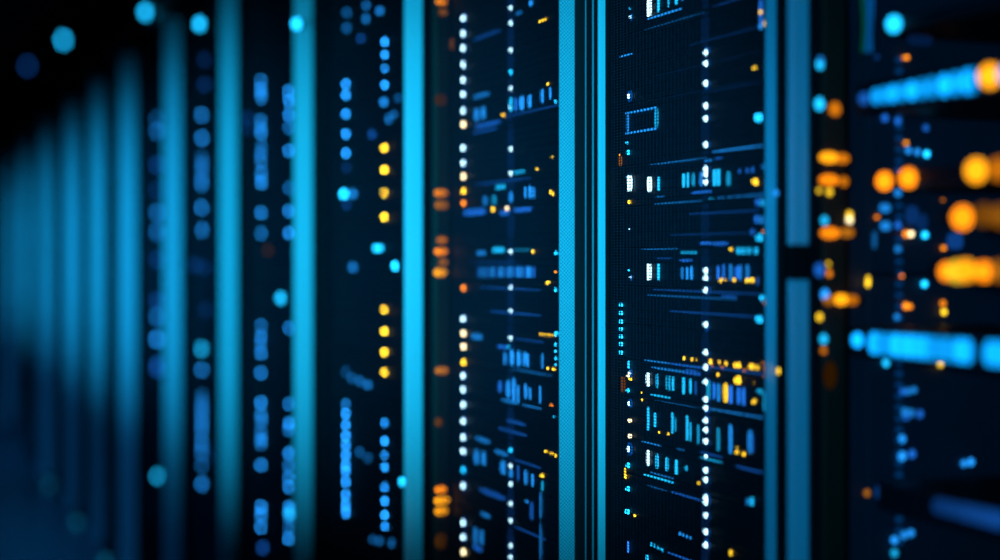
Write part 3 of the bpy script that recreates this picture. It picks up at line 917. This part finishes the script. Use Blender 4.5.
# overhead cable tray above the row, hung from the ceiling, with indicator lights
tr = empty('cable_tray', (1.05, 8.0, 2.14))
bm = bmesh.new()
box(bm, -0.10, -0.095, -6.5, 6.5, 0, 0.09)
box(bm, 0.25, 0.255, -6.5, 6.5, 0, 0.09)
for q in range(44):
    y = -6.4 + q * 0.3
    box(bm, -0.095, 0.25, y, y + 0.03, 0, 0.012)
mk('tray_body', bm, M['tray'], tr)
for q in range(5):
    bm = bmesh.new()
    y = -5.5 + q * 2.7
    bmesh.ops.create_cone(bm, cap_ends=True, segments=8, radius1=0.006, radius2=0.006, depth=0.81)
    mk('hanger_rod', bm, M['tray'], tr, loc=(0.07, y, 0.405))
tag(tr, 'dark overhead cable tray running above the cabinet row', 'cable tray')


def spot_lamp(px, py, D, code, st, r, label):
    p = at(px, py, D)
    root = empty('signal_lamp', p)
    put(root, 'lens', dome_mesh(led(code, st), False), p, (r, r, r), '%s lens' % LC[code][0])
    bm = bmesh.new()
    box(bm, 0.004, 0.015, -r * .9, r * .9, -r * .9, r * .9)
    top = 2.14 if p.z > 2.05 else None
    mk('housing', bm, M['black'], root, bev=0.003)
    if top and p.z > 2.05:
        bm = bmesh.new()
        z1 = 2.951 - p.z
        if True:
            box(bm, 0.015, 0.021, -0.003, 0.003, 0.0, z1)
            mk('stem', bm, M['black'], root)
    tag(root, label, 'signal lamp', 'cyan signal lamps above and on the cabinet row')
    return p


_ = (spot_lamp(64, 40, 0.93, 'C', 7, .019, 'large blurred cyan signal lamp hanging above the farthest soft blue edges'),
      spot_lamp(146, 12, 0.93, 'C', 5.5, .016, 'blurred cyan signal lamp above gap between seventh cabinet and sixth cabinet'),
      spot_lamp(28, 66, 0.93, 'D', 2.2, .018, 'faint dark blue signal lamp, dimmest and leftmost above the row'),
      spot_lamp(200, 24, 0.88, 'C', 5.5, .012, 'blurred cyan signal lamp before the sixth cabinet top'),
      spot_lamp(297, 24, 0.84, 'C', 5, .010, 'blurred cyan signal lamp overlapping the blue edge of fifth cabinet'))

# small emissive teal blobs at floor level along the row base
for k, (px, py) in enumerate(((50, 468), (107, 521), (131, 549), (78, 496))):
    p = at(px, py, 0.87)
    p.z = 0.02
    bm = bmesh.new()
    bmesh.ops.create_uvsphere(bm, u_segments=16, v_segments=8, radius=1.0)
    for v in bm.verts:
        v.co = Vector((v.co.x * 0.016, v.co.y * 0.03, max(-0.0, v.co.z) * 0.03))
    o = mk('floor_teal_blob', bm, led('C', 0.32), loc=(0.862, p.y, 0.0), smooth=True)
    tag(o, 'faint teal glowing blob on floor at foot of the %s cabinet' % ORD[min(range(len(spans)), key=lambda q: abs((spans[q][0] + spans[q][1]) / 2 - p.y))], 'glowing blob', 'glowing blobs along the floor')

# ------------------------------------------------------------------ lights
def spot(loc, target, power, angle, col=(0.008, 0.60, 0.95), rad=0.05, blend=1.0):
    l = bpy.data.lights.new('unseen_fill_spot', 'SPOT')  # added spots out of view that light the trims and the floor
    l.energy = power
    l.color = col
    l.spot_size = math.radians(angle)
    l.spot_blend = blend
    l.shadow_soft_size = rad
    o = bpy.data.objects.new('unseen_fill_spot', l)
    C.objects.link(o)
    o.location = loc
    d = Vector(target) - Vector(loc)
    o.rotation_euler = d.to_track_quat('-Z', 'Y').to_euler()
    return o


POW = [0, 62, 170, 150, 120, 100, 92, 100, 96, 90, 84, 80, 60]
ANG = [0, 50, 36, 41, 46, 50, 46, 46, 46, 46, 46, 46, 46]
for i in range(1, len(spans)):
    s_ = spans[i][0]
    spot((-0.30, s_ - 1.3, 1.33), (0.88, s_, 1.30 if i > 3 else 1.33), POW[i], ANG[i], col=(0.008, 0.58 if i < 5 else (0.53 if i == 5 else 0.48), 0.98))
# more added unseen spots: low blue wash on the aisle floor
for yy, e in ((4.5, 110), (7.0, 140), (10, 140), (13, 100)):
    spot((-1.2, yy, 2.6), (0.5, yy + 0.6, 0.0), e, 75, col=(0.01, 0.32, 0.95), rad=0.2)

w = bpy.data.worlds.new('world')
sc.world = w
w.use_nodes = True
w.node_tree.nodes['Background'].inputs[0].default_value = (0.01, 0.03, 0.08, 1)
w.node_tree.nodes['Background'].inputs[1].default_value = 0.2

# ------------------------------------------------------------------ camera
cd = bpy.data.cameras.new('camera')
cam = bpy.data.objects.new('camera', cd)
C.objects.link(cam)
cam.location = (0, 0, CAMZ)
cam.rotation_euler = (math.pi / 2, 0, -TH)
cd.sensor_width = 36
cd.lens = 54
cd.shift_y = -(280 - VPY) / 1000
cd.clip_start = 0.05
cd.dof.use_dof = True
cd.dof.focus_distance = 1.99
cd.dof.aperture_fstop = 1.28
cd.dof.aperture_ratio = 1.1
sc.camera = cam
sc.view_settings.view_transform = 'Standard'
sc.view_settings.look = 'None'
sc.view_settings.exposure = 0
sc.view_settings.gamma = 1
sc.view_settings.use_curve_mapping = False
sc.cycles.use_adaptive_sampling = False
sc.cycles.use_denoising = True
sc.cycles.max_bounces = 5
sc.cycles.sample_clamp_indirect = 2.0
